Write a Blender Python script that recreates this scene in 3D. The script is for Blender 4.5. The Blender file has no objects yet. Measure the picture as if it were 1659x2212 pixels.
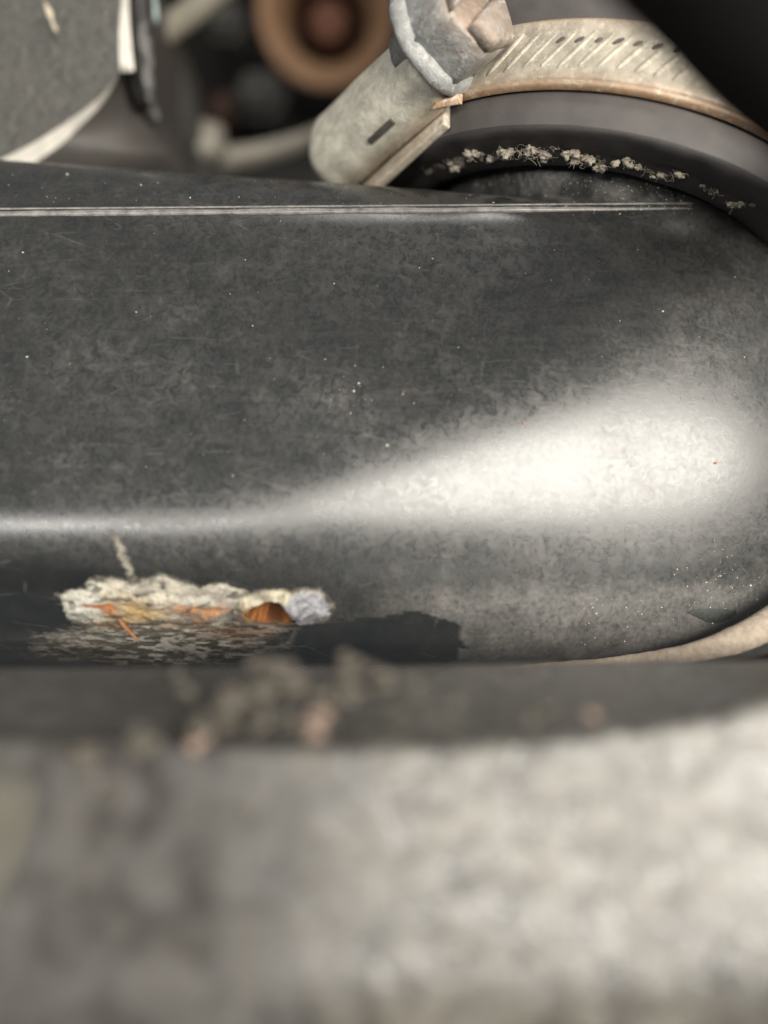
import bpy, bmesh, math, random
import numpy as np
from mathutils import Vector, Matrix

# ------------------------------------------------------------------ scene, camera, light
sc = bpy.context.scene
MM = 0.001                                   # everything below is laid out in millimetres
HALF_W = math.tan(math.radians(26.3))
K = 2 * HALF_W / 1659.0                      # tangent per reference pixel (1659 x 2212 view)

cam_d = bpy.data.cameras.new('camera')
cam = bpy.data.objects.new('camera', cam_d)
sc.collection.objects.link(cam)
sc.camera = cam
cam.location = (0, 0, 0)
cam.rotation_euler = (math.radians(90), 0, 0)
cam_d.sensor_fit = 'HORIZONTAL'
cam_d.sensor_width = 5.6
cam_d.lens = 2.8 / HALF_W
cam_d.clip_start = 0.002
cam_d.clip_end = 20
cam_d.dof.use_dof = True
cam_d.dof.focus_distance = 0.0775
cam_d.dof.aperture_fstop = cam_d.lens / 4.4

world = bpy.data.worlds.new('World')
sc.world = world
world.use_nodes = True
wb = world.node_tree.nodes['Background']
wb.inputs[0].default_value = (0.93, 0.97, 1.0, 1)
wb.inputs[1].default_value = 0.13


def area(name, loc, target, sx, sy, power, col):
    d = bpy.data.lights.new(name, 'AREA')
    d.shape = 'ELLIPSE' if sx > 400 else 'RECTANGLE'
    d.size = sx * MM
    d.size_y = sy * MM
    d.energy = power
    d.color = col
    o = bpy.data.objects.new(name, d)
    sc.collection.objects.link(o)
    o.location = Vector(loc) * MM
    o.rotation_euler = (Vector(target) - Vector(loc)).to_track_quat('-Z', 'Y').to_euler()
    return o


area('sky_side_light', (260, -330, 50), (25, 60, 0), 620, 230, 6.2, (1.0, 0.95, 0.86))  # added area light standing in for open sky behind the camera
area('fill_lamp', (-170, -330, -4), (0, 70, 0), 300, 24, 0.85, (1.0, 0.96, 0.9))
area('overhead_fill', (60, -60, 420), (10, 90, 20), 180, 120, 0.5, (1.0, 0.97, 0.92))  # dim fill added from above for general brightness

vs = sc.view_settings
vs.view_transform = 'Standard'
vs.look = 'None'
vs.exposure = 0.0
vs.gamma = 1.0
vs.use_curve_mapping = False
sc.cycles.use_denoising = True
sc.cycles.max_bounces = 6
sc.cycles.sample_clamp_indirect = 6

rng = np.random.default_rng(7)
random.seed(7)

# ------------------------------------------------------------------ numeric helpers
def P(px, py, Y):
    return np.array([(px - 829.5) * K * Y, Y, (1106 - py) * K * Y])


def to_px(p):
    p = np.asarray(p, float)
    return np.stack([829.5 + p[..., 0] / p[..., 1] / K, 1106 - p[..., 2] / p[..., 1] / K], -1)


def _h(i, j, k):
    n = (i * 73856093) ^ (j * 19349663) ^ (k * 83492791)
    n = (n ^ (n >> 13)) * 1274126177
    n = n ^ (n >> 16)
    return (n & 0xFFFF) / 65535.0


def vnoise(p):
    p = np.asarray(p, float) + 1000.5
    f = np.floor(p)
    i = f.astype(np.int64)
    t = p - f
    t = t * t * (3 - 2 * t)
    r = 0
    for a in (0, 1):
        for b in (0, 1):
            for c in (0, 1):
                w = (t[..., 0] if a else 1 - t[..., 0]) * (t[..., 1] if b else 1 - t[..., 1]) * (t[..., 2] if c else 1 - t[..., 2])
                r = r + w * _h(i[..., 0] + a, i[..., 1] + b, i[..., 2] + c)
    return r


def fbm(p, freq=1.0, octv=4, off=0.0):
    p = np.asarray(p, float) * freq + off
    s = 0
    a = 0.5
    for _ in range(octv):
        s = s + a * vnoise(p)
        p = p * 2.03 + 17.3
        a *= 0.5
    return s / (1 - 0.5 ** octv)


def sstep(a, b, x):
    t = np.clip((np.asarray(x, float) - a) / (b - a), 0, 1)
    return t * t * (3 - 2 * t)


def blob(px, py, cx, cy, rx, ry, soft=0.5):
    d = np.sqrt(((px - cx) / rx) ** 2 + ((py - cy) / ry) ** 2)
    return 1 - sstep(1 - soft, 1 + soft, d)


# ------------------------------------------------------------------ object helpers
BASE = {}


def thing(name, label, cat, loc=(0, 80, 0), group=None, kind=None):
    o = bpy.data.objects.new(name, None)
    o.empty_display_size = 0.004
    sc.collection.objects.link(o)
    o.location = Vector(loc) * MM
    BASE[o.name] = np.array(loc, float)
    tag(o, label, cat, group, kind)
    return o


def tag(o, label=None, cat=None, group=None, kind=None):
    if label: o['label'] = label
    if cat: o['category'] = cat
    if group: o['group'] = group
    if kind: o['kind'] = kind
    return o


def mesh(name, V, F, mat, parent=None, smooth=True, col=None, attr=None, origin=None):
    """one mesh object; V in absolute millimetres"""
    V = np.asarray(V, float)
    if origin is None:
        origin = BASE[parent.name] if parent is not None else np.zeros(3)
    origin = np.asarray(origin, float)
    me = bpy.data.meshes.new(name)
    me.from_pydata(((V - origin) * MM).tolist(), [], [tuple(int(i) for i in f) for f in F])
    me.validate()
    me.update()
    if smooth:
        me.polygons.foreach_set('use_smooth', [True] * len(me.polygons))
    if col is not None and len(me.vertices) == len(V):
        c = np.ones((len(V), 4))
        c[:, :3] = col
        ca = me.color_attributes.new('Col', 'FLOAT_COLOR', 'POINT')
        ca.data.foreach_set('color', c.ravel())
    if attr is not None:
        for kx, a in attr.items():
            at = me.attributes.new(kx, 'FLOAT', 'POINT')
            at.data.foreach_set('value', np.asarray(a, np.float32).ravel())
    o = bpy.data.objects.new(name, me)
    sc.collection.objects.link(o)
    if mat: me.materials.append(mat)
    pb = BASE[parent.name] if parent is not None else np.zeros(3)
    if parent is not None: o.parent = parent
    o.location = Vector((origin - pb) * MM)
    BASE[o.name] = origin
    return o


def grid_faces(nu, nv, closed_v=False):
    F = []
    for i in range(nu - 1):
        for j in range(nv if closed_v else nv - 1):
            j2 = (j + 1) % nv
            F.append((i * nv + j, i * nv + j2, (i + 1) * nv + j2, (i + 1) * nv + j))
    return F


def frames(path):
    path = np.asarray(path, float)
    T = np.gradient(path, axis=0)
    T /= np.linalg.norm(T, axis=1)[:, None] + 1e-12
    up = np.array([0, 0, 1.0]) if abs(T[0][2]) < 0.9 else np.array([1.0, 0, 0])
    N = []
    n = up - T[0] * (up @ T[0])
    for t in T:
        n = n - t * (n @ t)
        n = n / (np.linalg.norm(n) + 1e-12)
        N.append(n)
    N = np.array(N)
    return T, N, np.cross(T, N)


def tube(path, rad, seg=12, cap=True, flat=(1, 1)):
    path = np.asarray(path, float)
    T, N, B = frames(path)
    rad = np.broadcast_to(np.asarray(rad, float), (len(path),))
    a = np.linspace(0, 2 * np.pi, seg, endpoint=False)
    V = (path[:, None] + rad[:, None, None] * (flat[0] * np.cos(a)[None, :, None] * N[:, None] + flat[1] * np.sin(a)[None, :, None] * B[:, None])).reshape(-1, 3)
    F = grid_faces(len(path), seg, True)
    if cap:
        F.append(tuple(range(seg))[::-1])
        F.append(tuple((len(path) - 1) * seg + j for j in range(seg)))
    return V, F


def curve(pts, n=30):
    """Catmull-Rom through points"""
    p = np.asarray(pts, float)
    p = np.vstack([2 * p[0] - p[1], p, 2 * p[-1] - p[-2]])
    out = []
    m = len(p) - 3
    for s in np.linspace(0, m - 1e-6, n):
        i = int(s)
        t = s - i
        a, b, c, d = p[i], p[i + 1], p[i + 2], p[i + 3]
        out.append(0.5 * (2 * b + (c - a) * t + (2 * a - 5 * b + 4 * c - d) * t * t + (3 * b - a - 3 * c + d) * t ** 3))
    return np.array(out)


def lathe(c, ax, e1, e2, prof, seg=96, a0=0, a1=2 * np.pi):
    full = abs(a1 - a0 - 2 * np.pi) < 1e-6
    a = np.linspace(a0, a1, seg, endpoint=not full)
    V = []
    for r, s in prof:
        V.append(c + s * ax + r * (np.cos(a)[:, None] * e1 + np.sin(a)[:, None] * e2))
    return np.vstack(V), grid_faces(len(prof), seg, full)


def box(c, ex, ey, ez, hx, hy, hz, taper=0.0, bev=0.0):
    """bevelled box around c, half sizes along unit axes; returns V,F"""
    bm = bmesh.new()
    bmesh.ops.create_cube(bm, size=2)
    for v in bm.verts:
        k = 1 - taper * (v.co.z > 0)
        v.co = Vector((v.co.x * hx * k, v.co.y * hy * k, v.co.z * hz))
    if bev:
        bmesh.ops.bevel(bm, geom=list(bm.edges), offset=bev, segments=3, profile=0.6, affect='EDGES')
    V = np.array([v.co[:] for v in bm.verts])
    bm.verts.index_update()
    F = [[v.index for v in f.verts] for f in bm.faces]
    bm.free()
    M = np.stack([ex, ey, ez])
    return np.asarray(c) + V @ M, F


def merge(parts):
    V, F, n = [], [], 0
    for v, f in parts:
        V.append(np.asarray(v))
        F += [tuple(i + n for i in q) for q in f]
        n += len(v)
    return np.vstack(V), F


def ico(c, r, sub=1, jitter=0.0, scale=(1, 1, 1)):
    bm = bmesh.new()
    bmesh.ops.create_icosphere(bm, subdivisions=sub, radius=1)
    V = np.array([v.co[:] for v in bm.verts])
    bm.verts.index_update()
    F = [[v.index for v in f.verts] for f in bm.faces]
    bm.free()
    if jitter:
        V = V * (1 + jitter * (fbm(V, 1.6, 3, rng.uniform(0, 90))[:, None] - 0.5) * 2)
    return np.asarray(c) + V * np.asarray(scale) * r, F


# ------------------------------------------------------------------ materials
class NT:
    def __init__(self, name):
        self.m = bpy.data.materials.new(name)
        self.m.use_nodes = True
        self.t = self.m.node_tree
        self.n = self.t.nodes
        self.bsdf = self.n['Principled BSDF']
        tc = self.n.new('ShaderNodeTexCoord')
        v = self.n.new('ShaderNodeVectorMath')
        v.operation = 'SCALE'
        v.inputs['Scale'].default_value = 1000
        self.t.links.new(tc.outputs['Object'], v.inputs[0])
        self.mm = v.outputs[0]

    def link(self, a, b): self.t.links.new(a, b)

    def stretch(self, s, rot=(0, 0, 0)):
        mp = self.n.new('ShaderNodeMapping')
        mp.inputs['Scale'].default_value = s
        mp.inputs['Rotation'].default_value = rot
        self.link(self.mm, mp.inputs[0])
        return mp.outputs[0]

    def noise(self, scale, detail=4, rough=0.55, vec=None, dist=0.0):
        x = self.n.new('ShaderNodeTexNoise')
        x.inputs['Scale'].default_value = scale
        x.inputs['Detail'].default_value = detail
        x.inputs['Roughness'].default_value = rough
        x.inputs['Distortion'].default_value = dist
        self.link(vec or self.mm, x.inputs['Vector'])
        return x.outputs['Fac']

    def vor(self, scale, feature='F1', vec=None, out='Distance'):
        x = self.n.new('ShaderNodeTexVoronoi')
        x.feature = feature
        x.inputs['Scale'].default_value = scale
        self.link(vec or self.mm, x.inputs['Vector'])
        return x.outputs[out]

    def ramp(self, fac, stops):
        r = self.n.new('ShaderNodeValToRGB')
        e = r.color_ramp.elements
        while len(e) < len(stops): e.new(0.5)
        for el, (p, c) in zip(e, stops):
            el.position = p
            el.color = (c, c, c, 1) if isinstance(c, (int, float)) else (*c, 1)
        self.link(fac, r.inputs[0])
        return r.outputs[0]

    def math(self, op, a, b=0.0, clamp=False):
        x = self.n.new('ShaderNodeMath')
        x.operation = op
        x.use_clamp = clamp
        for k, v in ((0, a), (1, b)):
            if isinstance(v, (int, float)): x.inputs[k].default_value = v
            else: self.link(v, x.inputs[k])
        return x.outputs[0]

    def mix(self, f, a, b):
        x = self.n.new('ShaderNodeMix')
        x.data_type = 'RGBA'
        for k, v in ((0, f), (6, a), (7, b)):
            if isinstance(v, (int, float)): x.inputs[k].default_value = v
            elif isinstance(v, tuple): x.inputs[k].default_value = (*v, 1)
            else: self.link(v, x.inputs[k])
        return x.outputs[2]

    def attr(self, name, out='Fac'):
        x = self.n.new('ShaderNodeAttribute')
        x.attribute_name = name
        return x.outputs[out]

    def bump(self, h, strength=0.3, dist=0.1, prev=None):
        b = self.n.new('ShaderNodeBump')
        b.inputs['Strength'].default_value = strength
        b.inputs['Distance'].default_value = dist * MM
        self.link(h, b.inputs['Height'])
        if prev: self.link(prev, b.inputs['Normal'])
        return b.outputs[0]

    def done(self, color=None, rough=None, normal=None, metal=None, spec=None):
        for key, v in (('Base Color', color), ('Roughness', rough), ('Metallic', metal), ('Specular IOR Level', spec)):
            if v is None: continue
            if isinstance(v, tuple): self.bsdf.inputs[key].default_value = (*v, 1)
            elif isinstance(v, (int, float)): self.bsdf.inputs[key].default_value = v
            else: self.link(v, self.bsdf.inputs[key])
        if normal: self.link(normal, self.bsdf.inputs['Normal'])
        return self.m


def mat_pipe():
    m = NT('black_paint_dusty')
    dust = m.attr('dust')
    n0 = m.noise(0.075, 4, 0.6, dist=0.8)
    n1 = m.noise(0.30, 5, 0.62, dist=0.5)
    n2 = m.noise(1.1, 6, 0.62, dist=1.2)
    n3 = m.noise(5.0, 4, 0.6)
    wipe = m.noise(1.0, 5, 0.6, m.stretch((0.10, 1, 1.0), (0, 0.6, 0)), 0.5)
    drop = m.noise(1.0, 4, 0.6, m.stretch((0.9, 1, 0.10), (0, 0.05, 0)), 0.4)
    base = m.mix(m.ramp(n1, [(0.3, 0.0), (0.7, 1.0)]), (0.009, 0.0125, 0.0135), (0.018, 0.018, 0.0185))
    mott = m.math('MULTIPLY', m.ramp(n2, [(0.34, 0.0), (0.70, 1.0)]), m.ramp(n1, [(0.28, 0.15), (0.72, 1.0)]))
    film = m.math('MULTIPLY', mott, m.ramp(n0, [(0.34, 0.15), (0.64, 1.0)]))
    film = m.math('MULTIPLY', film, 0.35)
    film = m.math('ADD', film, m.math('MULTIPLY', m.ramp(wipe, [(0.52, 0.0), (0.74, 1.0)]), 0.065))
    film = m.math('ADD', film, m.math('MULTIPLY', m.ramp(drop, [(0.56, 0.0), (0.76, 1.0)]), 0.05))
    film = m.math('MULTIPLY', film, m.math('SUBTRACT', 1.0, m.attr('clean_shade')))
    d2 = m.math('MULTIPLY', dust, m.ramp(m.noise(2.2, 5, 0.7), [(0.25, 0.25), (0.7, 1.0)]))
    tot = m.math('ADD', film, d2, True)
    dustc = m.mix(m.noise(0.4, 2), (0.125, 0.13, 0.12), (0.17, 0.145, 0.135))
    c = m.mix(tot, base, dustc)
    # hairline scratches and pits in the paint
    scv = m.vor(0.22, 'DISTANCE_TO_EDGE', m.stretch((0.35, 1, 1.6), (0, 0.45, 0)))
    scr = m.math('MULTIPLY', m.ramp(scv, [(0.0, 1.0), (0.010, 0.5), (0.02, 0.0)]), m.ramp(m.noise(0.35, 3), [(0.52, 0.0), (0.64, 1.0)]))
    c = m.mix(m.math('MULTIPLY', scr, 0.12), c, (0.30, 0.29, 0.27))
    pit = m.ramp(m.vor(1.7), [(0.0, 1.0), (0.10, 0.7), (0.16, 0.0)])
    pit = m.math('MULTIPLY', pit, m.ramp(m.noise(0.5, 2, 0.5), [(0.5, 0.0), (0.6, 1.0)]))
    c = m.mix(m.math('MULTIPLY', pit, 0.75), c, (0.012, 0.012, 0.012))
    sp = m.ramp(m.vor(3.2), [(0.0, 1.0), (0.05, 0.8), (0.09, 0.0)])
    spm = m.math('MULTIPLY', sp, m.ramp(m.noise(1.1, 2), [(0.56, 0.0), (0.62, 1.0)]))
    c = m.mix(m.math('MULTIPLY', spm, 0.45), c, (0.45, 0.42, 0.36))
    rough = m.math('ADD', m.math('MULTIPLY', tot, 0.6), m.math('ADD', m.math('MULTIPLY', n2, 0.12), 0.15), True)
    b = m.bump(n3, 0.05, 0.04)
    b = m.bump(n2, 0.10, 0.10, b)
    return m.done(c, rough, b, spec=0.85)


def mat_rubber(name, c0, c1, rough=0.6, grain=4.0, bump=0.25):
    m = NT(name)
    n1 = m.noise(0.25, 4)
    n2 = m.noise(grain, 4, 0.65)
    c = m.mix(m.ramp(n1, [(0.3, 0.0), (0.7, 1.0)]), c0, c1)
    sp = m.ramp(m.vor(2.2), [(0.0, 1.0), (0.05, 0.7), (0.08, 0.0)])
    spm = m.math('MULTIPLY', sp, m.ramp(m.noise(0.9, 2), [(0.58, 0.0), (0.66, 0.5)]))
    c = m.mix(spm, c, (0.4, 0.37, 0.32))
    return m.done(c, m.math('ADD', m.math('MULTIPLY', n2, 0.2), rough - 0.1, True), m.bump(n2, bump, 0.08))


def mat_zinc(name, tint=(0.40, 0.365, 0.30), rust=0.25, rough=0.5, crusty=1.0):
    m = NT(name)
    n1 = m.noise(0.55, 5, 0.65)
    n2 = m.noise(2.4, 5, 0.7, dist=0.8)
    n3 = m.noise(9.0, 3)
    grey = tuple(x * 0.62 for x in tint)
    c = m.mix(m.ramp(n1, [(0.35, 0.0), (0.62, 1.0)]), grey, tint)
    c = m.mix(m.ramp(n2, [(0.56, 0.0), (0.72, 0.55)]), c, (0.10, 0.095, 0.085))
    c = m.mix(m.math('MULTIPLY', m.ramp(m.noise(1.0, 5, 0.7), [(0.58, 0.0), (0.72, 1.0)]), rust), c, (0.33, 0.125, 0.04))
    at = m.attr('rust')
    c = m.mix(m.math('MULTIPLY', at, m.ramp(m.noise(1.6, 4, 0.7), [(0.3, 0.45), (0.6, 1.0)])), c, (0.36, 0.19, 0.085))
    met = m.ramp(n2, [(0.3, 0.55), (0.6, 0.1)])
    n4 = m.noise(1.3, 5, 0.75)
    c = m.mix(m.math('MULTIPLY', m.ramp(n4, [(0.54, 0.0), (0.66, 1.0)]), 0.55), c, tuple(min(0.75, x * 1.5) for x in tint))
    b = m.bump(n3, 0.25 * crusty, 0.06)
    b = m.bump(n2, 0.35 * crusty, 0.16, b)
    b = m.bump(n4, 0.30 * crusty, 0.25, b)
    return m.done(c, m.math('ADD', m.math('MULTIPLY', n2, 0.3), rough - 0.12, True), b, met)


def mat_crust():
    m = NT('rust_crust_salts')
    col = m.attr('Col', 'Color')
    n = m.noise(3.0, 5, 0.7)
    c = m.mix(m.ramp(n, [(0.35, 0.0), (0.7, 0.35)]), col, (0.06, 0.05, 0.04))
    b = m.bump(m.noise(5.0, 5, 0.7), 0.6, 0.2)
    fade = m.attr('fade')
    fr = m.noise(2.4, 5, 0.7)
    al = m.ramp(m.math('ADD', fade, m.math('MULTIPLY', m.math('SUBTRACT', fr, 0.5), 0.65)), [(0.18, 0.0), (0.80, 1.0)])
    m.link(al, m.bsdf.inputs['Alpha'])
    return m.done(c, 0.85, b, spec=0.25)


def mat_simple(name, c0, c1, rough=0.7, scale=0.5, bump=0.3, metal=0.0, bscale=2.0, bd=0.3, spec=0.5):
    m = NT(name)
    n = m.noise(scale, 5, 0.62)
    c = m.mix(m.ramp(n, [(0.3, 0.0), (0.7, 1.0)]), c0, c1)
    return m.done(c, rough, m.bump(m.noise(bscale, 4, 0.65), bump, bd), metal, spec)


def mat_panel():
    m = NT('dusty_painted_panel')
    dirt_shade = m.attr('dirt_shade')
    n1 = m.noise(0.20, 4, 0.6)
    n2 = m.noise(0.55, 5, 0.60, dist=0.7)
    n3 = m.noise(2.0, 4, 0.65)
    base = m.mix(m.ramp(n1, [(0.3, 0.0), (0.7, 1.0)]), (0.024, 0.021, 0.019), (0.044, 0.039, 0.035))
    dustc = m.mix(n3, (0.115, 0.107, 0.088), (0.175, 0.163, 0.137))
    f = m.math('MULTIPLY', m.ramp(n2, [(0.36, 0.0), (0.60, 1.0)]), m.ramp(n1, [(0.30, 0.35), (0.62, 1.0)]))
    c = m.mix(m.math('MULTIPLY', f, m.math('SUBTRACT', 0.85, m.math('MULTIPLY', dirt_shade, 0.68))), base, dustc)
    dk = m.math('MULTIPLY', m.ramp(m.noise(0.30, 5, 0.6, dist=0.2), [(0.44, 0.0), (0.64, 1.0)]), m.math('MULTIPLY', dirt_shade, 0.9))
    c = m.mix(dk, c, (0.018, 0.015, 0.013))
    rough = m.math('ADD', m.math('ADD', m.math('MULTIPLY', f, 0.22), m.math('MULTIPLY', dk, 0.4)), m.math('ADD', 0.24, m.math('MULTIPLY', dirt_shade, 0.40)), True)
    b = m.bump(n3, 0.2, 0.3)
    b = m.bump(n2, 0.5, 0.8, b)
    return m.done(c, rough, b, spec=1.0)


M = dict(
    pipe=mat_pipe(),
    hose=mat_rubber('hose_rubber', (0.066, 0.060, 0.059), (0.095, 0.086, 0.083), 0.5),
    hose_cut=mat_rubber('cut_rubber', (0.030, 0.027, 0.027), (0.042, 0.037, 0.036), 0.62, 3.0, 0.5),
    black=mat_simple('black_rubber', (0.004, 0.0035, 0.003), (0.007, 0.006, 0.0055), 0.85, 0.2, 0.2, spec=0.15),
    band=mat_zinc('zinc_band', (0.45, 0.41, 0.335), 0.22, 0.5),
    housing=mat_zinc('zinc_housing', (0.70, 0.67, 0.56), 0.18, 0.55),
    screw=mat_zinc('zinc_screw', (0.40, 0.405, 0.395), 0.3, 0.36, 2.0),
    slot=mat_simple('grime', (0.045, 0.04, 0.033), (0.10, 0.09, 0.075), 0.8),
    rust=mat_simple('rust_orange', (0.30, 0.15, 0.065), (0.20, 0.085, 0.035), 0.9, 1.2, 0.6, bscale=3.5),
    crust=mat_crust(),
    fibre=mat_simple('cord_fibre', (0.42, 0.38, 0.31), (0.30, 0.265, 0.21), 0.9, 2.0, 0.2),
    grain=mat_simple('dust_grain', (0.62, 0.57, 0.48), (0.45, 0.42, 0.36), 0.6, 3.0, 0.1),
    grain_o=mat_simple('rust_grain', (0.32, 0.11, 0.05), (0.4, 0.19, 0.10), 0.7, 3.0, 0.1),
    bead=mat_simple('seam_highlight', (0.10, 0.098, 0.096), (0.28, 0.265, 0.25), 0.28, 0.9, 0.15),
    plastic=mat_simple('textured_plastic', (0.058, 0.058, 0.052), (0.105, 0.10, 0.09), 0.42, 0.9, 1.0, bscale=1.1, bd=0.9),
    plastic2=mat_simple('smooth_plastic', (0.045, 0.040, 0.037), (0.060, 0.053, 0.048), 0.55, 0.3, 0.25),
    chamfer=mat_simple('worn_lit_edge', (0.42, 0.40, 0.36), (0.62, 0.59, 0.53), 0.4, 0.6, 0.2),
    glossb=mat_simple('gloss_black', (0.02, 0.018, 0.017), (0.04, 0.036, 0.033), 0.28, 0.6, 0.6, bscale=0.8, bd=0.6),
    blue=mat_simple('pale_blue_plastic', (0.30, 0.38, 0.38), (0.38, 0.45, 0.44), 0.5),
    tan=mat_simple('rusty_tan_steel', (0.19, 0.105, 0.052), (0.25, 0.145, 0.082), 0.75, 0.25, 0.4),
    pin=mat_simple('rusty_red_steel', (0.12, 0.05, 0.03), (0.16, 0.07, 0.042), 0.8, 0.4, 0.4),
    alu=mat_simple('dull_cast_metal', (0.20, 0.185, 0.155), (0.27, 0.25, 0.21), 0.55, 0.2, 0.4, metal=0.2),
    rod=mat_simple('grey_rod', (0.17, 0.155, 0.12), (0.22, 0.20, 0.16), 0.6, 0.2, 0.2),
    dark=mat_simple('engine_black', (0.006, 0.006, 0.0055), (0.012, 0.011, 0.010), 0.9, 0.15, 0.4, spec=0.1),
    dkgrey=mat_simple('dark_grime', (0.020, 0.019, 0.017), (0.032, 0.030, 0.027), 0.8, 0.2, 0.4),
    rdark=mat_simple('dark_rust', (0.022, 0.008, 0.004), (0.035, 0.013, 0.007), 0.9, 0.3, 0.4),
    panel=mat_panel(),
    clump=mat_simple('dust_clump', (0.075, 0.068, 0.056), (0.125, 0.112, 0.095), 0.95, 0.8, 0.6, spec=0.1),
    clump_p=mat_simple('pale_clump', (0.24, 0.175, 0.14), (0.30, 0.225, 0.18), 0.95, 0.8, 0.4, spec=0.1),
    straw=mat_simple('dry_straw', (0.38, 0.34, 0.25), (0.48, 0.43, 0.32), 0.8, 0.8, 0.2),
    sheath=mat_simple('dull_olive_sheath', (0.13, 0.125, 0.09), (0.19, 0.18, 0.14), 0.8, 0.5, 0.2),
    chip=mat_simple('dark_primer', (0.020, 0.024, 0.021), (0.034, 0.038, 0.034), 0.7, 2.0, 0.5),
    rim=mat_simple('tan_dust_rim', (0.26, 0.21, 0.16), (0.40, 0.335, 0.27), 0.8, 1.2, 0.4),
)

# ------------------------------------------------------------------ pipe body (implicit shape, then a radial mesh)
S = 1.25
HC = np.array([20.356, 81.881, 24.551]) * S          # centre of the hose end
az, el = 0.259, 0.119
HA = np.array([math.cos(el) * math.sin(az), math.sin(el), math.cos(el) * math.cos(az)])
E2 = np.array([0, 1.0, 0]) - HA * HA[1]
E2 /= np.linalg.norm(E2)
E1 = np.cross(E2, HA)
R_OUT, R_IN = 30.0, 23.75
CY = HC[1]
BEND_X, BEND_K = 17.0, 0.64


def smax(a, b, k):
    h = np.maximum(k - np.abs(a - b), 0) / k
    return np.maximum(a, b) + h * h * k * 0.25


def smin(a, b, k): return -smax(-a, -b, k)


def sdf(p):
    X, Y, Z = p[..., 0], p[..., 1], p[..., 2]
    dx = X - BEND_X
    rho = np.hypot(0.5 * (dx + np.sqrt(dx * dx + 260.0)) * BEND_K, Y - CY)
    y = CY - rho                                       # depth coordinate of the swept profile
    px = X / 78.0 / K + 829.5
    zc = (1106 - (462 - 12 * (px / 1490))) * K * 78.0   # crease height
    xr = sstep(-22, 40, X)

    def plane(y0, z0, elev):
        e = math.radians(elev)
        return -(y - y0) * math.cos(e) + (Z - z0) * math.sin(e)
    front = plane(78.0, zc, 14)
    Lt = np.clip(12.5 - 0.154 * (X + 40.5), 1.5, 16)
    top1 = plane(78.0, zc, 40)
    t40 = math.radians(40)
    e75 = math.radians(80)
    top2 = -(y - (78 + math.sin(t40) * Lt)) * math.cos(e75) + (Z - (zc + math.cos(t40) * Lt)) * math.sin(e75)
    zr = 4.0 + 6.5 * xr
    yr = 78 - (zc + zr) * math.tan(math.radians(14))
    e = math.radians(-37)
    under = -(y - yr) * math.cos(e) + (Z + zr) * math.sin(e)
    bot = -(Z + 21.0)
    bot2 = -(y - 84) * math.cos(math.radians(-65)) + (Z + 18.5) * math.sin(math.radians(-65))
    f = smax(front, under, 5.0 + 22 * xr)
    f = smax(f, bot2, 3.0)
    f = smax(f, bot, 3.0)
    f = smax(f, top1, 0.8)
    f = smax(f, top2, 2.5)
    # neck under the hose
    q = p - HC
    s = q @ HA
    rr = np.linalg.norm(q - s[..., None] * HA, axis=-1)
    neck = smax(np.maximum(rr - 22.5, s - 9.0), -s - 0.6, 3.0)
    f = smin(f, neck, 3.0 * sstep(5, 26, X) + 1.0)
    return f


def sdf_n(p, h=0.05):
    g = np.stack([sdf(p + d) - sdf(p - d) for d in np.eye(3) * h], -1)
    return g / (np.linalg.norm(g, axis=-1, keepdims=True) + 1e-12)


def hit(px, py, y0=55.0, y1=125.0):
    """points of the pipe surface along view directions"""
    px = np.asarray(px, float)
    py = np.asarray(py, float)
    d = np.stack([(px - 829.5) * K, np.ones_like(px), (1106 - py) * K], -1)
    t = np.full(px.shape, y0)
    done = np.zeros(px.shape, bool)
    for _ in range(260):
        f = sdf(d * t[..., None])
        done |= f < 0
        t = np.where(done, t, t + np.clip(f * 0.6, 0.05, 1.5))
        t = np.minimum(t, y1)
    lo, hi = t - 1.6, t.copy()
    for _ in range(22):
        m = (lo + hi) / 2
        ins = sdf(d * m[..., None]) < 0
        hi = np.where(ins, m, hi)
        lo = np.where(ins, lo, m)
    return d * hi[..., None]


AXY, AXZ = CY, 6.0
xs = np.concatenate([np.linspace(-120, -66, 40, endpoint=False), np.arange(-66, 40, 0.42), np.linspace(40, 64.0, 60)])
u = np.linspace(0, 1, 460, endpoint=False)
th = 2 * np.pi * u + 0.55 * np.sin(2 * np.pi * u) * -1.0       # denser around th = pi (towards the camera)
th = 2 * np.pi * u + 0.6 * np.sin(2 * np.pi * u)
DIR = np.stack([np.zeros_like(th), np.cos(th), np.sin(th)], -1)
AX = np.stack([xs, np.full_like(xs, AXY), np.full_like(xs, AXZ)], -1)
lo = np.zeros((len(xs), len(th)))
hi = np.full_like(lo, 70.0)
r = hi.copy()
found = np.zeros_like(lo, bool)
for rr_ in np.arange(64, 0, -1.0):
    f = sdf(AX[:, None] + DIR[None] * rr_)
    new = (f < 0) & ~found
    r[new] = rr_
    found |= new
lo = np.where(found, r, 0.0)
hi = np.where(found, r + 1.0, 0.05)
for _ in range(18):
    m_ = (lo + hi) / 2
    ins = sdf(AX[:, None] + DIR[None] * m_[..., None]) < 0
    lo = np.where(ins, m_, lo)
    hi = np.where(ins, hi, m_)
BV = (AX[:, None] + DIR[None] * ((lo + hi) / 2)[..., None]).reshape(-1, 3)
nth = len(th)
BF = np.array(grid_faces(len(xs), nth, True))
bpx = to_px(BV)
front_side = BV[:, 1] < CY - 3

# hole rusted through the underside
HOLE = np.array([(534, 1320), (545, 1303), (564, 1294), (590, 1289), (610, 1296), (626, 1310), (644, 1328), (632, 1340), (600, 1345), (568, 1344), (544, 1336)], float)


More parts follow.
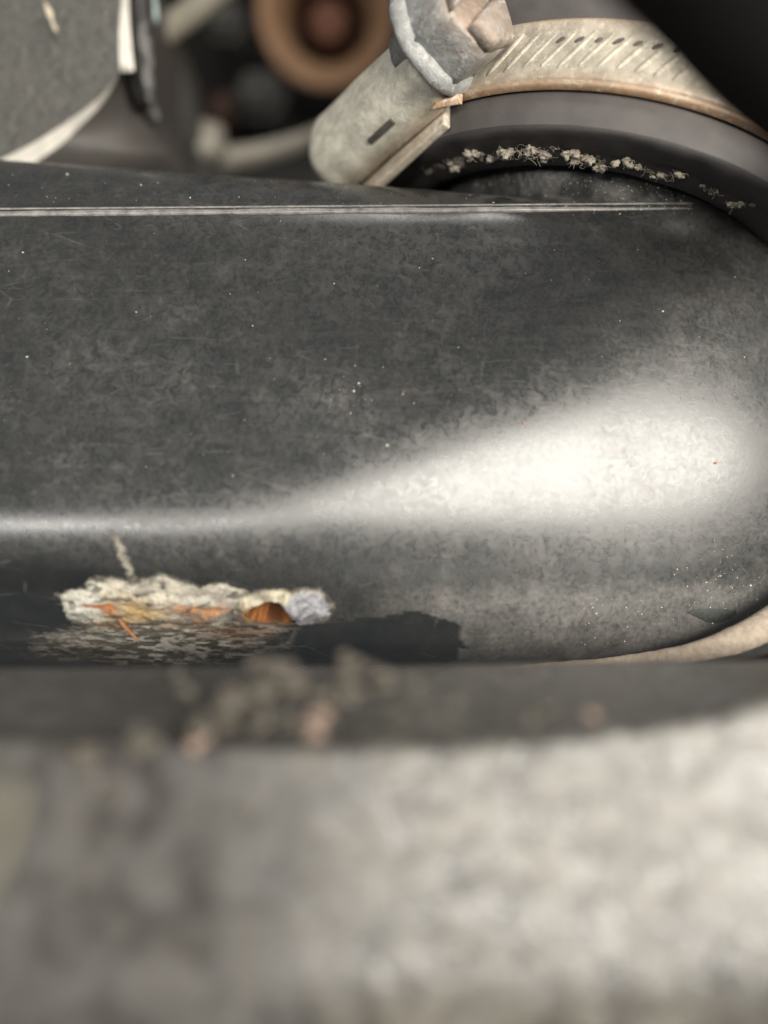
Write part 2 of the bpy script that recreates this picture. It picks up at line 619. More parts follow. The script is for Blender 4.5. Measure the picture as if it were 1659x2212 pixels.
def in_poly(x, y, poly):
    x = np.asarray(x)
    c = np.zeros(x.shape, bool)
    j = len(poly) - 1
    for i in range(len(poly)):
        xi, yi = poly[i]
        xj, yj = poly[j]
        c ^= ((yi > y) != (yj > y)) & (x < (xj - xi) * (y - yi) / (yj - yi + 1e-9) + xi)
        j = i
    return c


fc = bpx[BF].mean(1)
keep = ~(in_poly((fc[:, 0] - 588) / 1.12 + 588, (fc[:, 1] - 1318) / 1.15 + 1318, HOLE) & front_side[BF[:, 0]])

# settled dust on this pipe; dark reflection at lower left painted in
X_, Y_ = bpx[:, 0], bpx[:, 1]
big = fbm(BV, 0.09, 4, 3.0)
fine = fbm(BV, 0.6, 4, 9.0)
dust = 0.10 + 0.10 * (big - 0.5)
dust = dust + 0.55 * sstep(740, 1000, X_) * sstep(1240, 1300, Y_ + 40 * (big - .5)) * (0.3 + fine)
fan = blob(X_, Y_, 300, 1392, 260, 42, 0.5) * sstep(0.32, 0.6, fbm(np.stack([X_ * 0.004, Y_ * 0.02, X_ * 0], -1), 3, 4))
dust = dust + 0.65 * fan
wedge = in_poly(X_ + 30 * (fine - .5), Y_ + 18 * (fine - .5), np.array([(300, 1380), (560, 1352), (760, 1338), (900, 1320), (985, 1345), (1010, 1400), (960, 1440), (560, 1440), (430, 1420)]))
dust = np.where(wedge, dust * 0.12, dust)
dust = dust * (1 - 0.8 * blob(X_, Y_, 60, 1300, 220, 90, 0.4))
nearlip = sstep(0.36, 0.6, fine) * blob(X_, Y_, 1230, 405, 300, 42, 0.4)
dust = dust + 0.5 * nearlip
dust = dust + 0.25 * blob(X_, Y_, 1560, 800, 260, 360, 0.6) * fine
dust = np.clip(dust, 0, 1)
clean_shade = np.where(wedge, 0.85, 0.0)
clean_shade = np.maximum(clean_shade, 0.95 * sstep(1170, 1250, Y_ + 60 * (fine - .5)) * (1 - sstep(150, 420, X_ + 90 * (big - .5))))  # left underside darkened: the panel's dark reflection painted in
clean_shade = np.maximum(clean_shade, 0.6 * sstep(1190, 1240, Y_ + 50 * (fine - .5)) * (1 - sstep(560, 900, X_)))

pipe = thing('metal_pipe', 'black painted metal pipe with a rusted-through hole on its underside and a raised seam', 'pipe', (0, 90, -20))
body = mesh('body', BV, BF[keep], M['pipe'], pipe, attr={'dust': dust, 'clean_shade': clean_shade})

# raised seam bead along the crease, ending against the hose
bx = np.concatenate([np.linspace(-1000, -130, 30, endpoint=False), np.linspace(-130, 1498, 300)])
by = 462 - 12 * np.clip(bx, -1100, 1500) / 1490
sp = hit(bx, by)
sp = sp + np.stack([np.zeros(330), 0 * bx, 0.05 * (fbm(sp, 0.5, 3) - 0.5)], -1)
wob = 0.40 + 0.10 * (fbm(sp, 0.35, 3, 5.0) - 0.5) * 2
wob = wob * np.interp(np.arange(330), [0, 270, 329], [1, 1, 0.35])
V, F = tube(sp + sdf_n(sp) * -0.12, wob, 10)
mesh('seam_bead', V, F, M['bead'], pipe)  # pale bead colour paints in the highlight along the crease
sp2 = hit(bx, by - 11)
V, F = tube(sp2 + sdf_n(sp2) * -0.06, 0.14 + 0.10 * np.clip(fbm(sp2, 0.8, 3) - 0.4, 0, 1), 8)
mesh('seam_lip', V, F, M['bead'], pipe)

# crust of rust and mineral salts round the leak
def crust_patch(name, x0, x1, y0, y1, fn, step=2.2, mat=None):
    gx = np.arange(x0, x1, step)
    gy = np.arange(y0, y1, step)
    GX, GY = np.meshgrid(gx, gy, indexing='ij')
    p = hit(GX, GY)
    n = sdf_n(p)
    h, mask, col, fade = fn(GX, GY, p)
    V = (p + n * h[..., None]).reshape(-1, 3)
    F = [f for f in grid_faces(len(gx), len(gy)) if all(mask.ravel()[i] for i in f)]
    used = sorted({i for f in F for i in f})
    re = {a: b for b, a in enumerate(used)}
    return mesh(name, V[used], [tuple(re[i] for i in f) for f in F], mat or M['crust'], pipe, col=col.reshape(-1, 3)[used], attr={'fade': fade.ravel()[used]})


def lerp(a, b, t): return np.asarray(a) * (1 - t[..., None]) + np.asarray(b) * t[..., None]


def over(c, col, f):
    return c * (1 - f[..., None]) + np.asarray(col) * f[..., None]


def crust_left(gx, gy, p):
    q = np.stack([gx * 0.016, gy * 0.05, gx * 0], -1)
    n = fbm(q, 1.0, 5)
    n2 = fbm(q, 2.2, 4, 31.0)
    n3 = fbm(q, 4.0, 3, 57.0)
    qi = np.stack([gx * 0.022, gy * 0.03, gx * 0], -1)
    wx = gx + 110 * (fbm(qi, 1.0, 4, 7.0) - 0.5)
    wy = gy + 70 * (fbm(qi, 1.0, 4, 19.0) - 0.5)
    shape = np.maximum(blob(wx, wy, 205, 1308, 66, 44, 0.35), blob(wx, wy, 335, 1310, 165, 54, 0.4))
    shape = np.maximum(shape, blob(wx, wy, 430, 1296, 85, 38, 0.35))
    drip = blob(gx - (gy - 1164) * 0.45 + 26 * (n2 - .5), gy, 250, 1205, 13, 62, 0.7)
    shape = np.maximum(shape, drip * (0.22 + 0.5 * n3))
    thick = blob(gx, gy, 320, 1306, 200, 50, 0.6)
    h = shape * thick * (0.25 + 1.1 * np.clip(n - 0.25, 0, 1) + 0.4 * (n3 - 0.4)) + 0.03
    mask = shape > 0.03
    c = lerp((0.27, 0.255, 0.22), (0.52, 0.48, 0.39), sstep(0.36, 0.60, n))
    c = over(c, (0.52, 0.52, 0.47), blob(wx, wy, 185, 1308, 46, 34, 0.5) * 0.8)
    c = over(c, (0.17, 0.155, 0.13), sstep(0.50, 0.60, fbm(q, 1.7, 4, 91.0)) * sstep(240, 330, gx) * 0.7)
    c = over(c, (0.50, 0.47, 0.40), blob(wx, wy, 455, 1288, 45, 14, 0.6) * 0.8)
    c = over(c, (0.40, 0.27, 0.115), blob(wx, wy, 290, 1316, 70, 28, 0.7) * 0.9)
    c = over(c, (0.52, 0.19, 0.065), blob(wx, wy, 212, 1304, 28, 11, 0.5))
    c = over(c, (0.42, 0.18, 0.06), blob(wx, wy, 428, 1316, 42, 13, 0.7) * 0.85)
    c = over(c, (0.44, 0.19, 0.06), blob(gx + (gy - 1345) * -0.7, gy, 275, 1345, 11, 26, 0.7) * 0.9)
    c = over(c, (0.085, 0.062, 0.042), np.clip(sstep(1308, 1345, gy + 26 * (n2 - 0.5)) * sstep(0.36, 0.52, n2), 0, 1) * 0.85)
    c = over(c, (0.055, 0.05, 0.045), sstep(0.58, 0.66, n2) * 0.85)
    c = over(c, (0.16, 0.15, 0.13), sstep(0.55, 0.65, n3) * 0.6)
    c = over(c, (0.15, 0.14, 0.12), (1 - sstep(0.2, 0.65, shape)) * 0.7)
    fade = np.clip(shape * 1.35, 0, 1)
    return h, mask, c, fade


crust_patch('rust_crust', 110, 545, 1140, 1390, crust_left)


def hole_rim(gx, gy, p):
    q = np.stack([gx * 0.03, gy * 0.04, gx * 0], -1)
    n = fbm(q, 1.0, 5, 4.0)
    n3 = fbm(q, 3.0, 3, 24.0)
    wx = gx + 16 * (fbm(q, 1.5, 3, 7.0) - 0.5)
    wy = gy + 10 * (fbm(q, 1.5, 3, 19.0) - 0.5)
    cx_, cy_ = 588, 1318
    inn = in_poly(wx, wy, HOLE)
    d = np.hypot((wx - cx_) / 62, (wy - cy_) / 32)
    flake = blob(wx + 14 * (n3 - .5), wy + 14 * (n - .5), 664, 1308, 50, 34, 0.45) * sstep(612, 632, gx - (gy - 1320) * 0.7)
    rimv = 1 - sstep(0.95, 1.75, d)
    shape = np.maximum(rimv, flake)
    mask = (shape > 0.04) & ~inn
    h = 0.10 + 1.0 * np.exp(-((d - 0.95) / 0.30) ** 2) * sstep(1342, 1300, gy) * (0.4 + n) + flake * (0.25 + 0.7 * n + 0.5 * n3)
    c = lerp((0.22, 0.20, 0.16), (0.56, 0.51, 0.38), sstep(0.36, 0.58, n))
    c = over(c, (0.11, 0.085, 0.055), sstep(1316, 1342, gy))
    c = over(c, (0.12, 0.11, 0.095), (1 - sstep(0.2, 0.7, shape)) * 0.7)
    g = sstep(0.3, 0.7, flake)
    gc = np.array((0.25, 0.25, 0.27)) * (0.3 + 1.2 * sstep(0.32, 0.62, 0.5 * n + 0.5 * n3))[..., None]
    c = c * (1 - g[..., None]) + gc * g[..., None]
    c = over(c, (0.06, 0.055, 0.05), sstep(0.58, 0.66, n3) * 0.7)
    c = over(c, (0.50, 0.24, 0.06), blob(gx, gy, 540, 1320, 14, 18, 0.6) * 0.8)
    return h, mask, c, np.clip(shape * 1.3 * (1 - 0.75 * sstep(1338, 1352, gy)), 0, 1)


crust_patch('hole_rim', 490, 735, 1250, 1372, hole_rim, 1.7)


def hole_inside(gx, gy, p):
    d = np.hypot((gx - 588) / 64, (gy - 1318) / 36)
    q = np.stack([gx * 0.04, gy * 0.05, gx * 0], -1)
    n = fbm(q, 1.0, 4, 44.0)
    h = -0.3 - 5.0 * np.clip(1 - d ** 2, 0, 1) ** 0.8 + 0.5 * (n - 0.5)
    c = lerp((0.13, 0.045, 0.015), (0.46, 0.17, 0.045), sstep(0.35, 0.6, n))
    c = over(c, (0.03, 0.010, 0.005), (1 - sstep(1314, 1342, gy + 30 * (n - .5) + 0.10 * (588 - gx))) * 0.95)  # shade in the upper part of the hole painted into the colour
    return h, d < 1.08, c, np.ones_like(d)


crust_patch('hole_wall', 515, 665, 1274, 1362, hole_inside, 1.7)


def smear(gx, gy, p):
    q = np.stack([gx * 0.010, gy * 0.05, gx * 0], -1)
    n = fbm(q, 1.6, 5, 4.0)
    n2 = fbm(q, 4.0, 4, 14.0)
    sh = blob(gx + 90 * (n - 0.5), gy + 18 * (n - .5), 330, 1392, 265, 46, 0.6)
    sh = np.maximum(sh, blob(gx + 60 * (n - .5), gy, 500, 1360, 130, 20, 0.6))
    c = lerp((0.11, 0.095, 0.075), (0.25, 0.235, 0.205), sstep(0.38, 0.62, n2))
    c = over(c, (0.42, 0.41, 0.39), blob(gx - (gy - 1400) * 1.2 + 40 * (n2 - .5), gy, 330, 1400, 46, 26, 0.8) * sstep(0.45, 0.6, n2) * 0.8)
    c = over(c, (0.13, 0.07, 0.04), blob(gx, gy, 520, 1362, 100, 18, 0.8) * 0.7)
    return 0.02 + 0.2 * sh * n2, sh > 0.03, c, np.clip(sh * (0.35 + 0.55 * sstep(0.3, 0.65, n2)), 0, 1)


crust_patch('rust_smear', 60, 690, 1335, 1445, smear, 2.4)

# peeling paint flakes right of the hole and thin pale salt streaks
for pts, w, mt in ( ([(262, 1322), (276, 1340), (292, 1356), (306, 1372)], 0.22, 'rust'),):
    q = hit([a for a, _ in pts], [b for _, b in pts])
    q = q + sdf_n(q) * 0.9
    V, F = tube(curve(q, 12), w * np.array([0.4, .7, 1, 1, 1, 1, 1, .9, .8, .7, .6, .3]), 7, flat=(1, 0.5))
    mesh('paint_flake', V, F, M[mt], pipe)

# chip of bare primer, tan dusty rim at the foot of the bend
cp = np.array([(1484, 1322), (1500, 1316), (1530, 1314), (1560, 1315), (1588, 1319), (1590, 1326), (1572, 1338), (1548, 1346), (1528, 1344), (1508, 1334)], float)
q = hit(cp[:, 0], cp[:, 1])
n = sdf_n(q)
cq = q.mean(0)
cn = n.mean(0)
V = np.vstack([q + n * 0.10, q * 0.85 + cq * 0.15 + n * 0.16, [cq + cn * 0.2]])
kN = len(cp)
F = [(i, (i + 1) % kN, kN + (i + 1) % kN, kN + i) for i in range(kN)] + [(kN + i, kN + (i + 1) % kN, 2 * kN) for i in range(kN)]
mesh('paint_chip', V, F, M['chip'], pipe)

# grains of dust and grit lying on the paint
def grains(name, pts, mat, rmin, rmax, parent, seat=0.3):
    pts = np.asarray(pts, float)
    q = hit(pts[:, 0], pts[:, 1])
    n = sdf_n(q)
    parts = []
    for a, b in zip(q, n):
        rr = rng.uniform(rmin, rmax) * (1 + (rng.random() < 0.1))
        parts.append(ico(a + b * rr * seat, rr, 1, 0.5, (rng.uniform(0.7, 1.5), 1, rng.uniform(0.7, 1.2))))
    V, F = merge(parts)
    return tag(mesh(name, V, F, mat, parent, smooth=False), kind='stuff')


gp = [(rng.uniform(0, 1640), rng.uniform(475, 1050)) for _ in range(90)]
gp += [(rng.uniform(0, 900), rng.uniform(375, 455)) for _ in range(36)]
gp += [(x, 375 + 0.0002 * (x - 1160) ** 2 + abs(rng.normal(0, 22)) + 6) for x in rng.uniform(1000, 1480, 210)]
gp += [(rng.normal(780, 45), rng.normal(850, 22)) for _ in range(22)]
gp += [(rng.normal(1560, 50), rng.normal(1255, 38)) for _ in range(60)]
gp += [(rng.uniform(1250, 1655), rng.uniform(1290, 1400)) for _ in range(50)]
gp += [(x, rng.normal(448 - 0 * x, 8)) for x in rng.uniform(1150, 1500, 60)]
gp = [g for g in gp if 0 < g[0] < 1655]
grains('dust_grains', gp, M['grain'], 0.022, 0.062, pipe)
grains('rust_grains', [(1294, 565), (1472, 434), (1300, 447), (1345, 449), (1466, 442), (1420, 448), (1510, 728), (1130, 914), (1545, 1000)], M['grain_o'], 0.035, 0.085, pipe)

# ------------------------------------------------------------------ rubber hose
hose = thing('rubber_hose', 'thick dark grey rubber hose with frayed cord in its cut end, pushed over the pipe', 'hose', HC)
ang_seg = 200
prof = [(30.0, 0.55), (30.05, 1.2), (30.0, 2.6), (29.9, 4.0), (29.6, 5.0), (29.6, 10.4), (30.0, 11.6), (30.3, 13.0), (30.3, 20), (30.4, 40), (30.5, 70), (30.5, 110)]
V, F = lathe(HC, HA, E1, E2, prof, ang_seg)
V += (0.35 * (fbm(V, 0.12, 3, 2.0) - 0.5))[:, None] * HA
mesh('outer_wall', V, F, M['hose'], hose)
prof = [(R_IN, 8.0), (R_IN, 2.0), (R_IN + 0.15, 0.5), (R_IN + 0.5, 0.12), (R_IN + 1.2, 0.0), (25.6, 0.0), (26.2, 0.0), (26.8, 0.0), (27.6, 0.0), (28.4, 0.0), (29.1, 0.02), (29.6, 0.12), (29.9, 0.35), (29.99, 0.62)]
V, F = lathe(HC, HA, E1, E2, prof, 320)
rr = np.linalg.norm((V - HC) - ((V - HC) @ HA)[:, None] * HA, axis=1)
V += ((0.55 * (fbm(V, 0.35, 4, 8.0) - 0.5) - 0.5 * np.exp(-((rr - 26.7) / 0.5) ** 2) * fbm(V, 0.5, 3, 3.0)) * sstep(R_IN, R_IN + 1, rr) * sstep(29.95, 29.3, rr))[:, None] * -HA
mesh('cut_end', V, F, M['hose_cut'], hose)


def on_end(px, py):
    d = np.array([(px - 829.5) * K, 1, (1106 - py) * K])
    return d * ((HC @ HA) / (d @ HA))


tufts = [(255, 300, .5), (330, 280, .3), (400, 255, .8), (440, 240, .5), (515, 215, 1.1), (600, 230, .6), (695, 200, 1.2), (820, 190, 1.5), (890, 220, 1.0), (940, 180, .4),
         (1040, 215, 1.0), (1080, 240, .8), (1150, 240, 1.1), (1190, 275, .9), (1345, 260, .7), (1420, 288, .6), (1490, 320, .6), (1530, 330, .6), (1615, 322, .6)]
tp = [(822.9 + a * .3968, 246.9 + b * .3968, w) for a, b, w in tufts] + [(1097.2 + a * .3386, b * .3386, w) for a, b, w in ((1240, 1180, .4), (1310, 1215, .5), (1430, 1300, .8), (1540, 1305, .4))]
for (tx, ty, w) in tp:
    c0 = on_end(tx, ty)
    parts = []
    for _ in range(int(5 + 16 * w)):
        st = c0 + rng.normal(0, 0.28 * (0.4 + w), 3) * np.array([1.5, 0.5, 0.6])
        d = -HA * rng.uniform(0.1, 0.7) + rng.normal(0, 0.7, 3)
        pts = [st]
        ax_ = rng.normal(size=3)
        ax_ /= np.linalg.norm(ax_)
        L = rng.uniform(0.06, 0.15) * (0.6 + 0.5 * w)
        turn = rng.uniform(0.3, 0.75)
        for k_ in range(9):
            d = d / np.linalg.norm(d)
            pts.append(pts[-1] + d * L)
            d = d * math.cos(turn) + np.cross(ax_, d) * math.sin(turn) + rng.normal(0, 0.12, 3)
        pts = np.array(pts)
        over = np.maximum((pts - HC) @ HA + 0.05, 0)
        pts -= over[:, None] * HA
        parts.append(tube(pts, rng.uniform(0.012, 0.024), 4))
    if w > 0.5:
        for _ in range(int(1 + 3 * w)):
            parts.append(ico(c0 + rng.normal(0, 0.28, 3) * (1.4, 0.6, 0.8) - HA * 0.10, rng.uniform(0.20, 0.40) * w ** 0.5, 3, 1.5, (1.2, 1, 0.9)))
    V, F = merge(parts)
    mesh('frayed_cord', V, F, M['fibre'], hose)

# ------------------------------------------------------------------ hose clamp
clamp = thing('hose_clamp', 'pale zinc worm-drive clamp with rusty edges tightened round the rubber hose', 'hose clamp', HC + HA * 7.8)
B0, B1 = 4.5, 11.6
BR = 30.1


def ring(a_from, a_to, prof_, seg, rustfn=None):
    V, F = lathe(HC, HA, E1, E2, prof_, seg, a_from, a_to)
    return V, F


# angle 270 deg (-E2) faces the camera
a_from, a_to = math.radians(-148), math.radians(165)
prof = [(BR - 0.1, B0 + 0.3), (BR + 0.55, B0 + 0.35), (BR + 0.75, B0 + 0.8), (BR + 0.62, B0 + 1.6), (BR + 0.62, 0.5 * (B0 + B1)), (BR + 0.62, B1 - 1.4), (BR + 0.8, B1 - 0.6), (BR + 0.6, B1 - 0.1), (BR - 0.1, B1)]
V, F = ring(a_from, a_to, prof, 260)
ru = np.repeat([.8, .5, .2, .05, 0, 0.05, .15, .6, .9], 260)
band = mesh('band', V, F, M['band'], clamp, attr={'rust': ru})
prof = [(BR + 0.1, B0 - 0.35), (BR + 0.62, B0 - 0.25), (BR + 0.85, B0 + 0.12), (BR + 0.6, B0 + 0.42), (BR + 0.1, B0 + 0.45)]
V, F = ring(a_from, a_to, prof, 260)
mesh('rolled_edge', V, F, M['band'], band, attr={'rust': np.repeat([.9, .75, .55, .35, .35], 260)})
for i in range(64):
    a = math.radians(-140 + 3.4 * i)
    pts = []
    for t in np.linspace(-1, 1, 7):
        aa = a + t * 0.055
        s_ = 0.5 * (B0 + B1) + 0.15 + t * 2.35
        rd = E1 * math.cos(aa) + E2 * math.sin(aa)
        pts.append(HC + HA * s_ + rd * (BR + 0.38))
    V, F = tube(pts, 0.40 * rng.uniform(0.85, 1.1) * np.array([.55, .9, 1, 1, 1, .85, .5]), 8)
    mesh('thread_ridge', V, F, M['band'], band, attr={'rust': np.zeros(len(V))})
    if 6 < i < 50:
        aa = a + math.radians(1.7) + 0.03
        rd = E1 * math.cos(aa) + E2 * math.sin(aa)
        tg = -E1 * math.sin(aa) + E2 * math.cos(aa)
        V, F = ico((0, 0, 0), 1, 2, 0.25)
        ex = tg * 0.75 + HA * 0.55
        ex /= np.linalg.norm(ex)
        ey = np.cross(rd, ex)
        V = HC + HA * (0.5 * (B0 + B1) + 1.1) + rd * (BR + 0.60) + V @ np.stack([ex * 0.62 * rng.uniform(.7, 1.1), ey * 0.26, rd * 0.06])
        mesh('slot', V, F, M['slot'], band)

# worm housing, saddle and screw: local axes t (along the screw), n (outwards), a (along the hose)
PHI = math.radians(52)
TILT = math.radians(20)
nn = -E2 * math.cos(PHI) - E1 * math.sin(PHI)
t0 = E1 * math.cos(PHI) - E2 * math.sin(PHI)
tt = t0 * math.cos(TILT) + HA * math.sin(TILT)
AA = HA * math.cos(TILT) - t0 * math.sin(TILT)
hb = HC + HA * 5.6 + nn * (BR + 0.8)


def L(t, n_, a): return hb + tt * t + nn * n_ + AA * a


def loft(secs):
    m_ = len(secs[0])
    V = np.vstack(secs)
    F = grid_faces(len(secs), m_, True)
    F.append(tuple(range(m_))[::-1])
    F.append(tuple((len(secs) - 1) * m_ + j for j in range(m_)))
    return V, F


def hsec(t, w, h, n0=0.2, tilt=0.0):
    """arched section: straight flanks and a round back"""
    pts = []
    for a_ in np.linspace(0, math.pi, 15):
        ca, sa = math.cos(a_), math.sin(a_)
        aa = w * math.copysign(abs(ca) ** 0.6, ca)
        nx = h * sa ** 0.6
        pts.append(L(t + tilt * nx, n0 + nx, aa))
    pts.append(L(t, n0, -w * 0.9))
    pts.append(L(t, n0, w * 0.9))
    return np.array(pts)


ts = np.linspace(-13.5, 4.6, 30)
secs = []
for t in ts:
    e = min((t + 13.5) / 2.0, 1.0)
    g = 0.70 + 0.30 * math.sqrt(max(0, 1 - (1 - e) ** 2))
    e2 = min((4.6 - t) / 0.6, 1.0)
    g2 = 0.93 + 0.07 * math.sqrt(max(0, 1 - (1 - e2) ** 2))
    secs.append(hsec(t, 4.6 * g * g2, 5.5 * g * g2))
V, F = loft(secs)
V += (0.5 * (fbm(V, 0.35, 4, 6.0) - 0.5))[:, None] * nn + (0.4 * (fbm(V, 0.4, 3, 16.0) - 0.5))[:, None] * AA
house = mesh('screw_housing', V, F, M['housing'], clamp, attr={'rust': np.clip(0.9 - (V - hb) @ nn, 0, 1) * 0.6})
V, F = box(L(-5.6, 0.35, -0.6), tt, AA, nn, 9.0, 5.3, 0.5, 0, 0.25)
V -= (np.clip((V - hb) @ tt + 4.6, -20, 20) ** 2 / 60)[:, None] * nn
mesh('saddle', V, F, M['housing'], clamp, attr={'rust': np.full(len(V), 0.35)})
V, F = box(L(-2.8, 3.0, -4.45), tt, nn, AA, 1.9, 0.35, 0.22, 0, 0.1)
mesh('slot', V, F, M['slot'], house)
V, F = box(L(4.6, 0.6, -4.2), tt * 0.8 - nn * 0.6, AA, nn * 0.8 + tt * 0.6, 1.6, 0.7, 0.28, 0.35, 0.15)
V += (1.0 * (fbm(V, 0.9, 3, 15.0) - 0.5))[:, None] * (tt + AA) * 0.7
mesh('torn_tab', V, F, M['housing'], house, attr={'rust': np.full(len(V), 0.9)})

# screw: flange, hexagon, saw slot between two raised halves
sa, sn = AA, nn
scx = L(5.2, 3.6, 0.4)
V, F = lathe(scx, tt, sa, sn, [(0.1, -3), (3.0, -3.0), (3.2, -0.3), (5.3, -0.2), (5.72, -0.05), (5.8, 0.3), (5.7, 0.75), (5.45, 1.1), (5.2, 1.5), (0.1, 1.6)], 60)
V += (0.45 * (fbm(V, 0.7, 4, 33.0) - 0.5))[:, None] * tt + (0.5 * (fbm(V, 0.6, 3, 35.0) - 0.5))[:, None] * sa
screw = mesh('screw', V, F, M['screw'], clamp, attr={'rust': np.zeros(len(V))})
ROT = 0.35


def hexring(t, r_, n_=8, rnd=0.10):
    pts = []
    for i in range(6):
        a0_, a1_ = ROT + i * math.pi / 3, ROT + (i + 1) * math.pi / 3
        p0 = np.array([math.cos(a0_), math.sin(a0_)])
        p1 = np.array([math.cos(a1_), math.sin(a1_)])
        for k_ in range(n_):
            f = k_ / n_
            q_ = p0 * (1 - f) + p1 * f
            ln = np.linalg.norm(q_)
            q_ = q_ * ((1 - rnd) + rnd * 0.93 / ln)
            pts.append(scx + tt * t + (q_[0] * sa + q_[1] * sn) * r_)
    return np.array(pts)


secs = [hexring(0.9, 5.3), hexring(1.2, 5.45), hexring(2.6, 5.45), hexring(4.0, 5.45), hexring(5.3, 5.4), hexring(5.7, 5.1)]
V, F = loft(secs)
V += (0.8 * (fbm(V, 0.5, 4, 61.0) - 0.5))[:, None] * sn + (0.7 * (fbm(V, 0.5, 4, 71.0) - 0.5))[:, None] * sa
hx = mesh('hex_head', V, F, M['screw'], screw, attr={'rust': np.repeat([0, 0, 0, .1, .3, .6], 48)})
for e in hx.data.edges: pass
sd = sa * math.cos(-0.45) + sn * math.sin(-0.45)
so = np.cross(tt, sd)
for sg in (-1, 1):
    ringp = hexring(0, 1.0, 10) - scx
    x_ = ringp @ so
    y_ = ringp @ sd
    sel = [(x * 5.3, y * 5.3) for x, y in zip(x_, y_) if x * sg * 5.3 > 1.0]
    sel.sort(key=lambda q_: q_[1])
    outer = [(sg * 1.0, sel[0][1])] + sel + [(sg * 1.0, sel[-1][1])]
    cen = np.mean(outer, axis=0)
    secs = []
    for t_, sc_ in ((5.4, 1.0), (6.3, 0.99), (6.75, 0.93), (6.95, 0.8)):
        secs.append(np.array([scx + tt * t_ + so * (cen[0] + (x - cen[0]) * sc_) + sd * (cen[1] + (y - cen[1]) * sc_) for x, y in outer]))
    V, F = loft(secs)
    V += (1.1 * (fbm(V, 0.5, 3, 81.0) - 0.5))[:, None] * tt
    mesh('head_land', V, F, M['screw'], screw, attr={'rust': np.full(len(V), 0.45)})

# ------------------------------------------------------------------ dark foreground hose, upper right
fh = thing('black_hose', 'matt black hose crossing close in front of the clamped rubber hose', 'hose', P(1720, -60, 45))
pth = curve([P(1080, -620, 40), P(1330, -330, 39.5), P(1560, -100, 39), P(1745, 90, 39.5), P(1900, 215, 45), P(2020, 290, 58), P(2060, 330, 80), P(2060, 360, 110)], 50)
V, F = tube(pth, 4.8, 32)
V += (0.2 * (fbm(V, 0.2, 3) - 0.5))[:, None] * np.array([0.7, 0, 0.7])
mesh('hose_wall', V, F, M['black'], fh)

# ------------------------------------------------------------------ foreground panel (crossmember)
panel = thing('crossmember', 'dusty grey painted crossmember with a rolled top edge standing before the pipe', 'crossmember', P(829, 2212, 48))
pxs = np.linspace(-1100, 2800, 200)


def panel_profile(px):
    """list of (py, depth) from the far top edge over the lip and down the face"""
    lipb = np.interp(px, [0, 400, 700, 830, 1100, 1400, 1659], [1590, 1605, 1610, 1603, 1592, 1560, 1505])
    top = np.interp(px, [0, 600, 1000, 1659], [1443, 1441, 1436, 1428])
    pr = []
    for t in np.linspace(0, 1, 7): pr.append((top + 40 * (1 - t) ** 1.5, 66 - 2.5 * t))
    z0, z1 = -(top - 1106) * K * 63.2, -(lipb - 1106) * K * 50.2
    for t in np.linspace(0.06, 1, 14):
        Yt = 63.2 - 13.0 * t
        Zt = z0 + (z1 - z0) * (0.75 * t + 0.25 * t * t)
        pr.append((1106 - Zt / Yt / K, Yt))
    for t in (0.25, 0.5, 0.75): pr.append((lipb + 14 * t * t, 50.2 - 1.4 * math.sin(t * math.pi / 2)))
    for t in np.linspace(0.03, 1, 40):
        y = lipb + (2500 - lipb) * t
        sl, s_ = (lipb - 1106) * K, (y - 1106) * K
        pr.append((y, 48.8 * (1 + 0.249 * sl) / (1 + 0.249 * s_) + 30 * max(0, t - 0.55) ** 2))
    return pr


rows = [[P(px, a, b) for a, b in panel_profile(px)] for px in pxs]
V = np.array(rows)
nv = V.shape[1]
V = V.reshape(-1, 3)
V[:, 1] += 0.5 * (fbm(V, 0.12, 3, 1.0) - 0.5)
vp = to_px(V)
dirt_shade = np.clip(sstep(950, 300, vp[:, 0]) + 0.6 * (fbm(V, 0.08, 3) - 0.5), 0, 1)  # dirt blotches, plus shade on the left side painted into the colour
back = V.reshape(len(pxs), nv, 3).copy()
back[..., 1] += 1.6
back[..., 2] -= 0.8
V2 = np.vstack([V, back.reshape(-1, 3)])
F1 = grid_faces(len(pxs), nv)
n0 = len(V)
F2 = [tuple(i + n0 for i in f)[::-1] for f in F1]
rim_ = []
for i in range(len(pxs) - 1):
    rim_.append((i * nv, (i + 1) * nv, n0 + (i + 1) * nv, n0 + i * nv))
mesh('sheet', V2, F1 + F2 + rim_, M['panel'], panel, attr={'dirt_shade': np.concatenate([dirt_shade, dirt_shade])})


def clumps(name, spots, mat, thing_):
    parts = []
    for (x, y, d, r_) in spots:
        c = P(x, y, d)
        for _ in range(4):
            parts.append(ico(c + rng.normal(0, r_ * 0.5, 3), r_ * rng.uniform(0.4, 0.9), 2, 0.9, (1.3, 1, 0.9)))
    V, F = merge(parts)
    return tag(mesh(name, V, F, mat, thing_), kind='stuff')


cl = [(575, 1452, 52, .7), (605, 1450, 52, .8), (640, 1465, 52, .7), (560, 1490, 51, .8), (520, 1510, 51, .8), (480, 1535, 50, .8), (740, 1432, 53, .5), (765, 1428, 53, .55), (700, 1500, 51, .7),
      (740, 1470, 52, .6), (820, 1470, 52, .7), (760, 1500, 51, .6), (800, 1440, 53, .4), (890, 1500, 51, .5), (980, 1520, 50, .5), (560, 1560, 49.5, .8), (430, 1570, 49.5, .7), (620, 1560, 49.5, .5), (1150, 1560, 49, .4), (1180, 1530, 50, .5),
      (860, 1540, 50, .4), (400, 1500, 51, .5), (380, 1460, 53, .35), (300, 1600, 48.5, .8), (250, 1700, 48, .6), (180, 1640, 48, .7)]
clumps('dust_clumps', cl, M['clump'], panel)
clumps('pale_clumps', [(680, 1567, 49, .55), (690, 1550, 49, .45), (425, 1612, 48.6, .4), (628, 1458, 52, .4), (1280, 1545, 49, .35)], M['clump_p'], panel)

